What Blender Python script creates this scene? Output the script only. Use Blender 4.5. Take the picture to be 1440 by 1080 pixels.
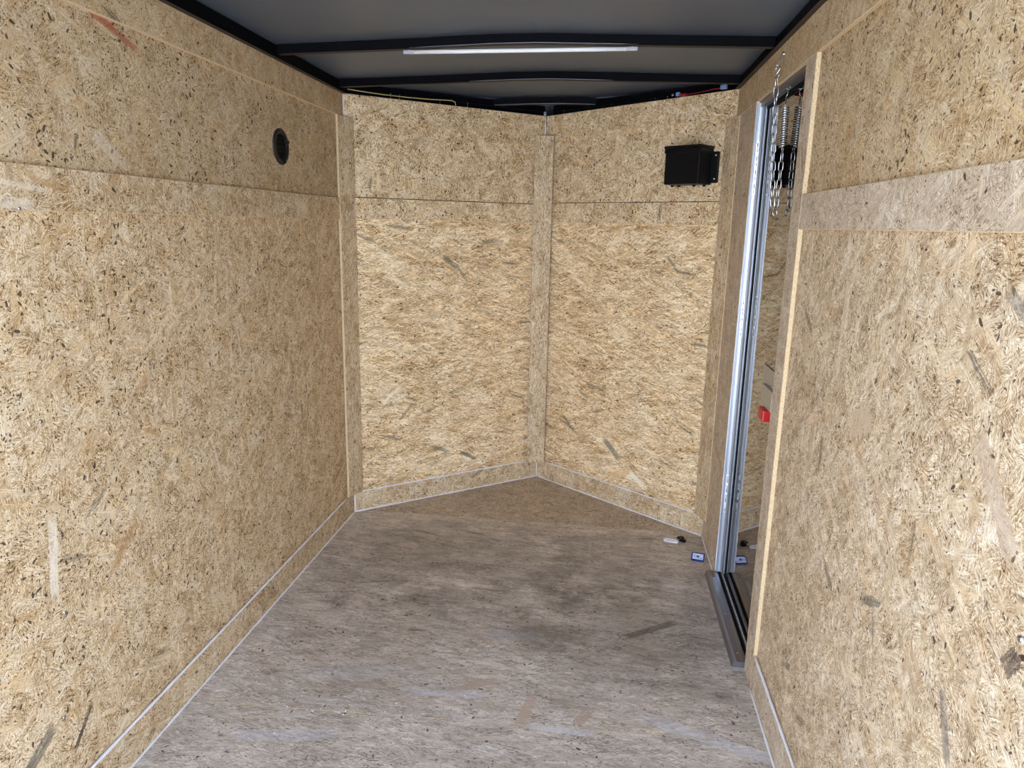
import bpy, bmesh, math, random
from mathutils import Vector, Matrix

random.seed(7)
for o in list(bpy.data.objects):
    bpy.data.objects.remove(o)
S = bpy.context.scene
COL = S.collection

# ------------------------------------------------------------------ camera, world, exposure
def make_camera():
    p, y, r = 0.2205, 0.1215, 0.0207
    fw = Vector((-math.sin(y)*math.cos(p), math.cos(y)*math.cos(p), -math.sin(p)))
    rt = Vector((math.cos(y), math.sin(y), 0))
    up = rt.cross(fw)
    c, s = math.cos(r), math.sin(r)
    right = c*rt + s*up
    upv = c*up - s*rt
    cd = bpy.data.cameras.new('camera')
    cd.sensor_width = 36
    cd.lens = 36*1001.1/1440
    cd.clip_start = 0.02
    ob = bpy.data.objects.new('camera', cd)
    COL.objects.link(ob)
    m = Matrix((right, upv, -fw)).transposed().to_4x4()
    m.translation = (1.215, -3.3347, 1.4726)
    ob.matrix_world = m
    S.camera = ob
make_camera()

W_SKY = 1.0
world = bpy.data.worlds.new('sky')
S.world = world
world.use_nodes = True
wn = world.node_tree
wn.nodes.clear()
w_out = wn.nodes.new('ShaderNodeOutputWorld')
w_bg = wn.nodes.new('ShaderNodeBackground')
w_tc = wn.nodes.new('ShaderNodeTexCoord')
w_sep = wn.nodes.new('ShaderNodeSeparateXYZ')
w_ramp = wn.nodes.new('ShaderNodeValToRGB')
w_ramp.color_ramp.elements[0].position = 0.0
w_ramp.color_ramp.elements[0].color = (0.93, 1.05, 1.24, 1)
w_ramp.color_ramp.elements[1].position = 0.8
w_ramp.color_ramp.elements[1].color = (0.25, 0.40, 0.68, 1)
wn.links.new(w_tc.outputs['Generated'], w_sep.inputs[0])
wn.links.new(w_sep.outputs['Z'], w_ramp.inputs[0])
wn.links.new(w_ramp.outputs[0], w_bg.inputs['Color'])
w_bg.inputs['Strength'].default_value = W_SKY
wn.links.new(w_bg.outputs[0], w_out.inputs[0])

S.view_settings.view_transform = 'Standard'
S.view_settings.look = 'None'
S.view_settings.gamma = 1
S.view_settings.use_curve_mapping = False
S.view_settings.exposure = 3.08
sun = bpy.data.lights.new('sun', 'SUN')
sun.energy = 4.5
sun.angle = 0.0093
sun.color = (0.98, 0.98, 0.97)
sun_o = bpy.data.objects.new('sun', sun)
COL.objects.link(sun_o)
sun_o.rotation_euler = (math.radians(-38), math.radians(-12), 0)   # stands high in front of the nose
S.cycles.diffuse_bounces = 6
S.cycles.max_bounces = 12

# ------------------------------------------------------------------ dimensions (metres)
W = 1.76            # inside width between trim faces
HL, HR, HA = 2.041, 2.057, 2.045
DA = 0.71           # depth of the V nose
XA = 0.88
TT = 0.012          # trim thickness
YR = -3.45          # rear end
Z_BASE, Z_M0, Z_M1, Z_H = 0.110, 1.479, 1.576, 1.940

# ------------------------------------------------------------------ node helpers
class NB:
    def __init__(s, nt):
        s.nt = nt
    def n(s, t, **kw):
        nd = s.nt.nodes.new(t)
        for k, v in kw.items():
            setattr(nd, k, v)
        return nd
    def put(s, sock, v):
        if v is None:
            return
        if isinstance(v, bpy.types.NodeSocket):
            s.nt.links.new(v, sock)
        else:
            sock.default_value = v
    def m(s, op, a, b=None, c=None, clamp=False):
        nd = s.n('ShaderNodeMath', operation=op)
        nd.use_clamp = clamp
        for i, v in enumerate((a, b, c)):
            s.put(nd.inputs[i], v)
        return nd.outputs[0]
    def v(s, op, a, b=None):
        nd = s.n('ShaderNodeVectorMath', operation=op)
        s.put(nd.inputs[0], a)
        s.put(nd.inputs[1], b)
        return nd.outputs[0]
    def rotz(s, vec, ang, center=(0, 0, 0)):
        nd = s.n('ShaderNodeVectorRotate', rotation_type='Z_AXIS')
        s.put(nd.inputs['Vector'], vec)
        nd.inputs['Center'].default_value = center
        nd.inputs['Angle'].default_value = ang
        return nd.outputs[0]
    def noise(s, vec, scale, detail=2, rough=0.5, out=0):
        nd = s.n('ShaderNodeTexNoise', noise_dimensions='2D')
        s.put(nd.inputs['Vector'], vec)
        nd.inputs['Scale'].default_value = scale
        nd.inputs['Detail'].default_value = detail
        nd.inputs['Roughness'].default_value = rough
        return nd.outputs[out]
    def voro(s, vec, scale=1):
        nd = s.n('ShaderNodeTexVoronoi', voronoi_dimensions='2D', feature='F1')
        s.put(nd.inputs['Vector'], vec)
        nd.inputs['Scale'].default_value = scale
        return nd.outputs['Distance'], nd.outputs['Color']
    def sep(s, c):
        nd = s.n('ShaderNodeSeparateColor')
        s.put(nd.inputs[0], c)
        return nd.outputs
    def ramp(s, f, stops, interp='LINEAR'):
        nd = s.n('ShaderNodeValToRGB')
        cr = nd.color_ramp
        cr.interpolation = interp
        while len(cr.elements) < len(stops):
            cr.elements.new(0.5)
        for e, (p, c) in zip(cr.elements, stops):
            e.position = p
            e.color = (*c, 1) if len(c) == 3 else c
        s.put(nd.inputs[0], f)
        return nd.outputs[0]
    def mix(s, f, a, b, mode='MIX'):
        nd = s.n('ShaderNodeMix', data_type='RGBA', blend_type=mode)
        s.put(nd.inputs[0], f)
        s.put(nd.inputs[6], a if not (isinstance(a, tuple) and len(a) == 3) else (*a, 1))
        s.put(nd.inputs[7], b if not (isinstance(b, tuple) and len(b) == 3) else (*b, 1))
        return nd.outputs[2]
    def smooth(s, x, lo, hi):
        nd = s.n('ShaderNodeMapRange', interpolation_type='SMOOTHSTEP')
        s.put(nd.inputs[0], x)
        nd.inputs[1].default_value = lo
        nd.inputs[2].default_value = hi
        return nd.outputs[0]

def lin(c):
    return tuple((x/255/12.92 if x/255 <= 0.04045 else ((x/255+0.055)/1.055)**2.4) for x in c)

def new_mat(name):
    m = bpy.data.materials.new(name)
    m.use_nodes = True
    nt = m.node_tree
    b = nt.nodes['Principled BSDF']
    return m, NB(nt), b

def plain(name, col, rough=0.5, metal=0.0, noise=0.0, nscale=60, coat=0.0, spec=0.5, transmission=0.0):
    m, B, b = new_mat(name)
    tc = B.n('ShaderNodeTexCoord').outputs['Object']
    if noise:
        nd = B.n('ShaderNodeTexNoise')
        B.put(nd.inputs['Vector'], tc)
        nd.inputs['Scale'].default_value = nscale
        nd.inputs['Detail'].default_value = 3
        k = B.m('MULTIPLY_ADD', nd.outputs[0], 2*noise, 1-noise)
        c = B.n('ShaderNodeVectorMath', operation='SCALE')
        c.inputs[0].default_value = col
        B.put(c.inputs['Scale'], k)
        B.put(b.inputs['Base Color'], c.outputs[0])
        r = B.m('MULTIPLY_ADD', nd.outputs[0], 0.2, rough-0.1, clamp=True)
        B.put(b.inputs['Roughness'], r)
    else:
        b.inputs['Base Color'].default_value = (*col, 1)
        b.inputs['Roughness'].default_value = rough
    b.inputs['Metallic'].default_value = metal
    b.inputs['Coat Weight'].default_value = coat
    b.inputs['Specular IOR Level'].default_value = spec
    b.inputs['Transmission Weight'].default_value = transmission
    return m

# tones of the strands, dark to pale
TONES = [(0.00, lin((96, 72, 48))), (0.16, lin((146, 114, 78))), (0.36, lin((188, 157, 116))),
         (0.58, lin((210, 184, 146))), (0.80, lin((226, 206, 172))), (1.00, lin((240, 226, 202)))]

def osb(name, strand=(0.11, 0.020), angles=(0.4, 1.6, 2.6), dens=0.17, spread=3.14, lean=0.0, cell=0.013, cell2=0.034,
        fine=1.0, hair=0.75, tint=(1, 1, 1), sat=1.0, speck=0.10, specksize=0.0028, grey=0.015, contrast=1.0, stains=(), streaks=0.0, marks=(),
        rough=0.62, spec=0.25, dirt=0.0, patches=0.35, bump=0.15, coat=0.0, stretch=1.0):
    """Strand board: a felt of short fibres whose direction changes from patch to patch, larger strands lying
    on top, hair-thin dark cracks, bark specks, and single strands listed in marks."""
    m, B, b = new_mat(name)
    uv0 = B.n('ShaderNodeTexCoord').outputs['UV']
    wob = B.noise(uv0, 38, 3, 0.6, out=1)
    uv = B.v('ADD', uv0, B.v('MULTIPLY', B.v('SUBTRACT', wob, (0.5, 0.5, 0.5)), (0.009, 0.009, 0)))
    def cells(size, off, fl, fs, det=3):
        q = B.v('ADD', uv, (off, off*0.7, 0))
        nd = B.n('ShaderNodeTexVoronoi', voronoi_dimensions='2D', feature='F1')
        qs = B.v('MULTIPLY', q, (1/stretch, 1, 1)) if stretch != 1 else q
        B.put(nd.inputs['Vector'], qs)
        nd.inputs['Scale'].default_value = 1/size
        pos = nd.outputs['Position']
        if stretch != 1:
            pos = B.v('MULTIPLY', pos, (stretch, 1, 1))
        sc = B.sep(nd.outputs['Color'])
        loc = B.v('SUBTRACT', q, pos)
        r = B.n('ShaderNodeVectorRotate', rotation_type='Z_AXIS')
        B.put(r.inputs['Vector'], loc)
        B.put(r.inputs['Angle'], B.m('MULTIPLY_ADD', B.m('SUBTRACT', sc[0], 0.5), spread, lean))
        loc = r.outputs[0]
        fib = B.noise(B.v('ADD', B.v('MULTIPLY', loc, (fl, fs, 1)), B.v('MULTIPLY', nd.outputs['Color'], (60, 60, 0))), 1, det, 0.62)
        return nd.outputs['Distance'], sc, fib, loc
    # felt
    d1, s1, f1, l1 = cells(cell, 3.1, 70*fine, 520*fine)
    d2, s2, f2, l2 = cells(cell2, 7.7, 26*fine, 300*fine)
    t = B.m('MULTIPLY_ADD', B.m('SUBTRACT', f1, 0.5), 2.3*contrast, 0.56)
    t = B.m('MULTIPLY_ADD', B.m('SUBTRACT', f2, 0.5), 1.6*contrast, t)
    t = B.m('MULTIPLY_ADD', B.m('SUBTRACT', s1[1], 0.5), 0.16*contrast, t)
    t = B.m('MULTIPLY_ADD', B.m('SUBTRACT', s2[1], 0.5), 0.22*contrast, t)
    lowt = B.noise(B.v('MULTIPLY', uv0, (1/max(1, stretch*0.7), 1, 1)), 9, 4, 0.62)
    t = B.m('MULTIPLY_ADD', B.m('SUBTRACT', lowt, 0.5), 0.55*contrast, t)
    col = B.ramp(t, TONES)
    hgt = B.m('ADD', f1, f2)
    # hue drift between ochre, pinkish and grey strands
    hz = B.noise(B.v('ADD', uv0, (31, 7, 0)), 13, 3, 0.6, out=1)
    hs = B.sep(hz)
    col = B.mix(B.m('MULTIPLY', B.smooth(hs[0], 0.52, 0.72), 0.40), col, B.mix(1.0, col, (1.04, 0.94, 0.74), 'MULTIPLY'))
    col = B.mix(B.m('MULTIPLY', B.smooth(hs[1], 0.52, 0.72), 0.45), col, B.mix(1.0, col, (0.93, 0.95, 1.06), 'MULTIPLY'))
    # larger strands
    L, Wd = strand
    for k, a in enumerate(angles):
        p = B.rotz(B.v('ADD', uv, (k*3.17+1, k*1.73, 0)), a)
        d, c = B.voro(B.v('MULTIPLY', p, (1/L, 1/Wd, 1)))
        sc = B.sep(c)
        fib = B.noise(B.v('ADD', B.v('MULTIPLY', p, (11, 380, 1)), B.v('MULTIPLY', c, (40, 40, 0))), 1, 3, 0.6)
        tt = B.m('ADD', B.m('MULTIPLY_ADD', B.m('SUBTRACT', sc[1], 0.5), 0.60*contrast, 0.57),
                 B.m('MULTIPLY', B.m('SUBTRACT', fib, 0.5), 1.5*contrast))
        fc = B.ramp(tt, TONES)
        fc = B.mix(B.m('MULTIPLY', B.smooth(sc[2], 0.55, 1.0), 0.6), fc, B.mix(1.0, fc, (1.05, 0.90, 0.66), 'MULTIPLY'))
        gm = B.m('LESS_THAN', sc[2], grey)
        fc = B.mix(B.m('MULTIPLY', gm, B.smooth(fib, 0.30, 0.55)), fc, lin((98, 92, 80)))
        edge = B.smooth(B.m('MULTIPLY_ADD', B.m('SUBTRACT', f2, 0.5), 0.5, d), 0.52, 0.36)
        mask = B.m('MULTIPLY', B.m('LESS_THAN', sc[0], dens), edge)
        mask = B.m('MULTIPLY', mask, B.m('MULTIPLY_ADD', B.smooth(fib, 0.35, 0.6), 0.50, 0.28))
        col = B.mix(mask, col, fc)
    if streaks:
        st = B.noise(B.v('MULTIPLY', B.rotz(uv, lean), (7, 52, 1)), 1, 4, 0.6)
        st2 = B.noise(B.v('MULTIPLY', B.rotz(B.v('ADD', uv, (5, 9, 0)), lean+0.35), (9, 60, 1)), 1, 4, 0.6)
        for q_ in (st, st2):
            col = B.mix(B.m('MULTIPLY', B.smooth(q_, 0.50, 0.33), streaks), col, B.mix(1.0, col, (0.74, 0.68, 0.60), 'MULTIPLY'))
            col = B.mix(B.m('MULTIPLY', B.smooth(q_, 0.52, 0.68), streaks), col, B.mix(1.0, col, (1.13, 1.15, 1.20), 'MULTIPLY'))
    # hair cracks
    if hair:
        for (f, l, sc, fr, w_) in ((f2, l2, s2, (16, 120, 1), 0.016), (f1, l1, s1, (30, 210, 1), 0.020)):
            n_ = B.noise(B.v('ADD', B.v('MULTIPLY', l, fr), B.v('MULTIPLY', uv, (9, 9, 0))), 1, 2, 0.5)
            hm = B.smooth(B.m('ABSOLUTE', B.m('SUBTRACT', n_, 0.5)), w_, 0.0)
            hm = B.m('MULTIPLY', hm, B.smooth(sc[2], 0.45, 0.9))
            col = B.mix(B.m('MULTIPLY', hm, hair), col, lin((104, 78, 54)))
    if patches:
        pn = B.noise(uv0, 4.3, 4, 0.6)
        col = B.mix(B.m('MULTIPLY', B.smooth(pn, 0.52, 0.75), patches), col, B.mix(1.0, col, (1.16, 1.19, 1.24), 'MULTIPLY'))
        pn2 = B.noise(B.v('ADD', uv0, (7.7, 3.1, 0)), 6.1, 4, 0.6)
        col = B.mix(B.m('MULTIPLY', B.smooth(pn2, 0.54, 0.8), patches), col, B.mix(1.0, col, (0.90, 0.83, 0.72), 'MULTIPLY'))
    # bark specks, each turned its own way
    if speck:
        for kk, (size, amount) in enumerate(((specksize, 1.0), (specksize*2.0, 0.50))):
            q = B.v('ADD', uv, (kk*9.1+2, 4.2, 0))
            nd = B.n('ShaderNodeTexVoronoi', voronoi_dimensions='2D', feature='F1')
            B.put(nd.inputs['Vector'], q)
            nd.inputs['Scale'].default_value = 1/(size*3.2)
            sc = B.sep(nd.outputs['Color'])
            loc = B.v('SUBTRACT', q, nd.outputs['Position'])
            r = B.n('ShaderNodeVectorRotate', rotation_type='Z_AXIS')
            B.put(r.inputs['Vector'], loc)
            B.put(r.inputs['Angle'], B.m('MULTIPLY', sc[1], 6.28))
            e_ = B.v('MULTIPLY', r.outputs[0], (0.42/size, 1.0/size, 0))
            ln = B.n('ShaderNodeVectorMath', operation='LENGTH')
            B.put(ln.inputs[0], e_)
            den = B.m('MULTIPLY', B.smooth(B.noise(B.v('ADD', uv0, (3.3*kk, 8, 0)), 7.0, 3, 0.55), 0.34, 0.68), speck*1.5*amount)
            rad = B.m('MULTIPLY_ADD', sc[2], 0.50, 0.14)
            mk = B.m('MULTIPLY', B.m('LESS_THAN', sc[0], den), B.smooth(B.m('SUBTRACT', ln.outputs['Value'], rad), 0.12, -0.10))
            dark = B.mix(sc[2], lin((92, 64, 42)), lin((46, 31, 22)))
            col = B.mix(B.m('MULTIPLY', mk, 0.9), col, dark)
    # single strands and stains with a place of their own
    if marks:
        jn = B.noise(uv0, 170, 3, 0.7, out=1)
        uvj = B.v('ADD', uv0, B.v('MULTIPLY', B.v('SUBTRACT', jn, (0.5, 0.5, 0.5)), (0.012, 0.012, 0)))
    for (mu, mv, ang, L, Wd, cc, amt) in marks:
        p = B.rotz(B.v('SUBTRACT', uvj, (mu, mv, 0)), -ang)
        sp = B.n('ShaderNodeSeparateXYZ')
        B.put(sp.inputs[0], p)
        fib = B.noise(B.v('MULTIPLY', p, (12, 330, 1)), 1, 3, 0.65)
        xx = B.m('MULTIPLY_ADD', B.m('SUBTRACT', fib, 0.5), L*0.6, B.m('ABSOLUTE', sp.outputs[0]))
        ex = B.smooth(xx, L*0.5, L*0.45)
        ey = B.smooth(B.m('ABSOLUTE', sp.outputs[1]), Wd*0.5, Wd*0.5-0.003)
        mk = B.m('MULTIPLY', B.m('MULTIPLY', ex, ey), B.m('MULTIPLY_ADD', B.smooth(fib, 0.25, 0.6), 0.6, 0.4))
        col = B.mix(B.m('MULTIPLY', mk, amt), col, lin(cc))
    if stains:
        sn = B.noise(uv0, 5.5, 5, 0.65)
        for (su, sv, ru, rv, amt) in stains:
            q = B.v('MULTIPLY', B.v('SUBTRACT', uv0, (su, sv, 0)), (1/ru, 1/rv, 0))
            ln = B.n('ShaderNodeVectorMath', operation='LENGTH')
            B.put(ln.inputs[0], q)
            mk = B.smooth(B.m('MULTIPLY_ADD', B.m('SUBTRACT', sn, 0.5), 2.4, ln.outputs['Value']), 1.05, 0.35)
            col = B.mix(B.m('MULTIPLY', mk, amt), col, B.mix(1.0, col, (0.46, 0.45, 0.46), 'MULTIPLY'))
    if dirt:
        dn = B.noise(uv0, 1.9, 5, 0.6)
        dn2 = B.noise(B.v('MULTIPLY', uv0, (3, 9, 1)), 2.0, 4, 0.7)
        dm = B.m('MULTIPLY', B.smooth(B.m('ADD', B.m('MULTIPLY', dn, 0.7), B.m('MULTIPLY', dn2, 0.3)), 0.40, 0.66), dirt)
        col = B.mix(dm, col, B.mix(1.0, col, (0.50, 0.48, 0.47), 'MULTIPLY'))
    hsv = B.n('ShaderNodeHueSaturation')
    hsv.inputs['Saturation'].default_value = sat
    B.put(hsv.inputs['Color'], col)
    col = B.mix(1.0, hsv.outputs[0], tint, 'MULTIPLY')
    B.put(b.inputs['Base Color'], col)
    b.inputs['Roughness'].default_value = rough
    b.inputs['Specular IOR Level'].default_value = spec
    if coat:
        b.inputs['Coat Weight'].default_value = coat
        b.inputs['Coat Roughness'].default_value = 0.35
    bp = B.n('ShaderNodeBump')
    bp.inputs['Strength'].default_value = bump
    bp.inputs['Distance'].default_value = 0.0015
    B.put(bp.inputs['Height'], hgt)
    B.put(b.inputs['Normal'], bp.outputs[0])
    return m

def osb_edge(name):
    m, B, b = new_mat(name)
    uv = B.n('ShaderNodeTexCoord').outputs['UV']
    f = B.noise(B.v('MULTIPLY', uv, (90, 700, 1)), 1, 3, 0.65)
    g = B.noise(uv, 260, 2, 0.6)
    col = B.ramp(B.m('ADD', B.m('MULTIPLY', f, 0.7), B.m('MULTIPLY', g, 0.4)),
                 [(0.28, lin((146, 112, 76))), (0.42, lin((206, 176, 132))), (0.75, lin((234, 214, 178)))])
    B.put(b.inputs['Base Color'], col)
    b.inputs['Roughness'].default_value = 0.8
    bp = B.n('ShaderNodeBump')
    bp.inputs['Strength'].default_value = 0.4
    bp.inputs['Distance'].default_value = 0.002
    B.put(bp.inputs['Height'], g)
    B.put(b.inputs['Normal'], bp.outputs[0])
    return m

G_ = (100, 96, 84)    # grey-green strand
D_ = (66, 50, 40)     # bark-brown strand
P_ = (238, 228, 210)  # pale strand
O_ = (182, 140, 92)   # orange strand
M_edge = osb_edge('osb_cut_edge')
M_left_low = osb('osb_left_lower', tint=(1.06, 1.05, 1.03), speck=0.30, marks=[
    (-2.085, 0.262, 0.55, 0.15, 0.035, G_, 0.9), (-1.935, 0.232, 0.85, 0.11, 0.016, D_, 0.95),
    (-1.96, 0.70, 1.45, 0.20, 0.028, P_, 0.85), (-1.80, 0.40, 0.55, 0.10, 0.02, O_, 0.6),
    (-1.25, 0.72, 1.9, 0.13, 0.014, P_, 0.6), (-1.05, 1.05, 1.75, 0.11, 0.012, P_, 0.55),
    (-1.72, 0.62, 0.75, 0.16, 0.03, O_, 0.5), (-1.60, 1.02, 0.6, 0.12, 0.025, O_, 0.4)])
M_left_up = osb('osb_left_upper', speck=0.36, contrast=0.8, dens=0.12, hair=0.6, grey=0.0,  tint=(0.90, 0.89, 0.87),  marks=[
    (-1.565, 1.922, -0.30, 0.19, 0.022, (176, 92, 74), 0.8), (-1.74, 1.64, 1.3, 0.04, 0.012, D_, 0.7), (-1.62, 1.63, -0.55, 0.14, 0.035, P_, 0.35)])
HZ = dict(strand=(0.13, 0.018), angles=(0.05, -0.35, 0.40), dens=0.20, spread=1.2, stretch=2.6, grey=0.045, fine=0.65, streaks=0.42, speck=0.12, patches=0.6)
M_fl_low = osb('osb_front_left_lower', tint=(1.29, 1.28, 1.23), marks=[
    (0.56, 1.272, -0.6, 0.10, 0.030, G_, 0.85), (0.555, 1.245, -0.6, 0.10, 0.022, O_, 0.6), (0.63, 1.21, -0.9, 0.10, 0.02, G_, 0.6), (0.30, 0.50, 0.9, 0.10, 0.020, (120, 104, 76), 0.6),
    (0.50, 0.262, -0.45, 0.10, 0.022, G_, 0.7), (0.67, 0.20, -0.5, 0.12, 0.022, G_, 0.9), (0.28, 1.448, -0.1, 0.13, 0.018, (120, 112, 96), 0.7),
    (0.79, 1.38, 0.1, 0.10, 0.024, G_, 0.6), (0.22, 0.60, 0.7, 0.12, 0.02, P_, 0.6), (0.60, 0.58, 0.2, 0.11, 0.02, (150, 136, 108), 0.6)], **HZ)
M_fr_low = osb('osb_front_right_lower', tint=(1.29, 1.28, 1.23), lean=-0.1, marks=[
    (0.545, 0.30, -0.65, 0.15, 0.034, (118, 112, 98), 0.85), (0.60, 0.175, 0.55, 0.16, 0.05, (206, 176, 132), 0.8), (0.72, 0.175, -0.5, 0.12, 0.03, P_, 0.8),
    (0.23, 0.375, -0.7, 0.12, 0.018, G_, 0.8), (0.41, 0.62, -0.2, 0.13, 0.018, G_, 0.7), (0.85, 1.30, -0.8, 0.10, 0.018, G_, 0.75), (0.75, 1.40, 0.5, 0.10, 0.016, (140, 122, 92), 0.7)], **HZ)
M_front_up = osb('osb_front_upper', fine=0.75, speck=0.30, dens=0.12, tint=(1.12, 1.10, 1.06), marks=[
    (0.40, 1.88, 0.5, 0.1, 0.02, (150, 136, 108), 0.5), (0.34, 1.77, -0.6, 0.13, 0.012, (126, 114, 90), 0.5)])
M_right_low = osb('osb_right_lower', streaks=0.45, lean=0.6, strand=(0.12, 0.024), grey=0.04, speck=0.12, patches=0.7, sat=0.92, dens=0.20, tint=(1.02, 1.02, 1.02), marks=[
    (-2.425, 0.925, -1.0, 0.045, 0.032, (84, 66, 54), 0.95), (-2.30, 0.73, 1.1, 0.11, 0.025, (124, 112, 100), 0.8),
    (-2.0, 0.72, 1.2, 0.10, 0.012, (120, 108, 92), 0.6), (-1.72, 0.86, 0.7, 0.09, 0.006, (90, 76, 60), 0.8),
    (-1.80, 1.08, -0.4, 0.13, 0.06, (206, 178, 146), 0.8), (-2.32, 1.12, 0.8, 0.20, 0.04, (192, 166, 142), 0.7),
    (-2.30, 1.38, 0.5, 0.07, 0.025, (130, 122, 110), 0.7), (-2.2, 0.98, 0.3, 0.25, 0.014, (206, 170, 124), 0.6)])
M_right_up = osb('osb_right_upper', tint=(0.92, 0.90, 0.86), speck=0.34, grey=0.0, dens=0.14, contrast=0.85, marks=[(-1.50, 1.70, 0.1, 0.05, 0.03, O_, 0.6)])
M_trim = osb('osb_trim', dens=0.14, speck=0.12)
M_trim_pale = osb('osb_trim_pale', speck=0.10, patches=0.6, marks=[(3.44, 5.018, -0.04, 0.22, 0.026, P_, 0.6), (3.50, 5.055, -0.12, 0.2, 0.014, P_, 0.5), (3.60, 5.06, -0.1, 0.12, 0.02, O_, 0.5)])
M_trim_grey = osb('osb_trim_weathered', speck=0.06, sat=0.78, tint=(0.95, 0.95, 0.96), contrast=0.8)
M_post = osb('osb_post', strand=(0.05, 0.006), angles=(0.1, -0.2, 2.9), spread=0.9, stretch=2.0, speck=0.10)
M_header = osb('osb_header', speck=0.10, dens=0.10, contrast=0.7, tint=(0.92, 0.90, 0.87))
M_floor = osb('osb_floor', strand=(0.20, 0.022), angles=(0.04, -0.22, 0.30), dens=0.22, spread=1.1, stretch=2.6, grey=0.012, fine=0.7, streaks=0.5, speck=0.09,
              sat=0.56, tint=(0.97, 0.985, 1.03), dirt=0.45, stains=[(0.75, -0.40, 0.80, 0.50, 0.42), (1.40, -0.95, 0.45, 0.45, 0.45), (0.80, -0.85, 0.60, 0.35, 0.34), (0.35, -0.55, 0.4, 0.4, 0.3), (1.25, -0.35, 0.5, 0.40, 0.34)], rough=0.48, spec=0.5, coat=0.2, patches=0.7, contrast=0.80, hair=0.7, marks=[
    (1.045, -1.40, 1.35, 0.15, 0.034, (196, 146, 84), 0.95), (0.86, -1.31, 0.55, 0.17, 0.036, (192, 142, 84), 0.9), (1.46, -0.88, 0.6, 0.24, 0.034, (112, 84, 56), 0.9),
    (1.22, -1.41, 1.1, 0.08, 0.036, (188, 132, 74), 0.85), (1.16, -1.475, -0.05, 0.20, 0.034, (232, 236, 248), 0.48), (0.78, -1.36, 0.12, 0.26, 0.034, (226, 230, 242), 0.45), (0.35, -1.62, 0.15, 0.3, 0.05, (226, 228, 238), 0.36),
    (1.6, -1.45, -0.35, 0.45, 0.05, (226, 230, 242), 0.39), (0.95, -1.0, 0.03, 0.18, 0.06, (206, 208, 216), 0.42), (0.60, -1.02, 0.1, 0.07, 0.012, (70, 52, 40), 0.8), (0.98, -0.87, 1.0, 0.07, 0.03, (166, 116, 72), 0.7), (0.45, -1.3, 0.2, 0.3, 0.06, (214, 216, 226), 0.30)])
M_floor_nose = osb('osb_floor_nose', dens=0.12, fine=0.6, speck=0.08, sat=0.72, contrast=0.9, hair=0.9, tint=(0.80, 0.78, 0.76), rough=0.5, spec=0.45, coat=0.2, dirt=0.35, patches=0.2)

M_caulk = plain('white_caulk', lin((236, 236, 240)), 0.45)
M_ceil = plain('grey_painted_steel_sheet', lin((94, 103, 116)), 0.42, 0.25, noise=0.05, nscale=3)
M_black = plain('black_painted_steel', lin((9, 9, 13)), 0.55, 0.0, noise=0.15, nscale=40, spec=0.06)
M_blackp = plain('black_plastic', lin((10, 10, 12)), 0.42, noise=0.1, nscale=90, spec=0.25)
M_vent = plain('dark_grey_vent_plastic', lin((40, 37, 34)), 0.5, noise=0.1, nscale=90, spec=0.25)
M_rubber = plain('black_rubber', lin((9, 9, 10)), 0.7, spec=0.2)
M_alu = plain('mill_aluminium', lin((214, 217, 222)), 0.36, 1.0)
M_jamb = plain('brushed_aluminium', lin((172, 177, 186)), 0.45, 1.0)
M_flange = plain('black_steel_bounce_lit', lin((66, 58, 52)), 0.6, noise=0.15, nscale=30, spec=0.2)  # floor bounce light painted into the undersides of the black rails and bows
M_sill = plain('worn_aluminium', lin((152, 153, 160)), 0.36, 1.0, noise=0.12, nscale=25)
M_zinc = plain('zinc_plated_steel', lin((206, 206, 208)), 0.24, 1.0)
M_screw = plain('zinc_screw', lin((190, 198, 212)), 0.3, 1.0)
M_mirror = plain('glossy_dark_door_skin', lin((134, 131, 128)), 0.03, 1.0)
M_tube = plain('white_diffuser', lin((246, 246, 246)), 0.35)
M_clear = plain('clear_grey_plastic', lin((176, 178, 184)), 0.25)
M_red = plain('red_plastic', lin((200, 22, 26)), 0.4)
M_redw = plain('red_connector_plastic', lin((150, 30, 30)), 0.4)
M_bluew = plain('pale_blue_connector_plastic', lin((120, 150, 200)), 0.45)
M_yellow = plain('yellow_wire_jacket', lin((206, 184, 116)), 0.5)
M_blue = plain('blue_plastic', lin((22, 50, 120)), 0.3)
M_white = plain('white_tag_plastic', lin((240, 240, 248)), 0.35)
M_label = plain('pale_blue_white_paper', lin((206, 214, 246)), 0.4)
M_brass = plain('brass', lin((190, 160, 96)), 0.3, 1.0)
M_green = plain('green_print', lin((60, 120, 90)), 0.5)
M_greytxt = plain('grey_print', lin((130, 136, 160)), 0.5)
M_conc = plain('concrete', lin((174, 175, 174)), 0.85, noise=0.12, nscale=4)
M_skin = plain('black_trailer_skin', lin((24, 24, 26)), 0.3, noise=0.05, nscale=5)
M_latch = plain('satin_aluminium_plate', lin((176, 168, 152)), 0.4, 0.3)

# ------------------------------------------------------------------ mesh helpers
def obj(name, bm, mats, parent=None, smooth=False):
    me = bpy.data.meshes.new(name)
    bmesh.ops.recalc_face_normals(bm, faces=bm.faces[:])
    bm.to_mesh(me)
    bm.free()
    for m in (mats if isinstance(mats, (list, tuple)) else [mats]):
        me.materials.append(m)
    if smooth:
        for p in me.polygons:
            p.use_smooth = True
    ob = bpy.data.objects.new(name, me)
    COL.objects.link(ob)
    if parent:
        ob.parent = parent
        ob.matrix_parent_inverse = parent.matrix_world.inverted()
    return ob

def tag(o, label, cat, group=None, kind=None):
    o['label'] = label
    o['category'] = cat
    if group:
        o['group'] = group
    if kind:
        o['kind'] = kind
    return o

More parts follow.
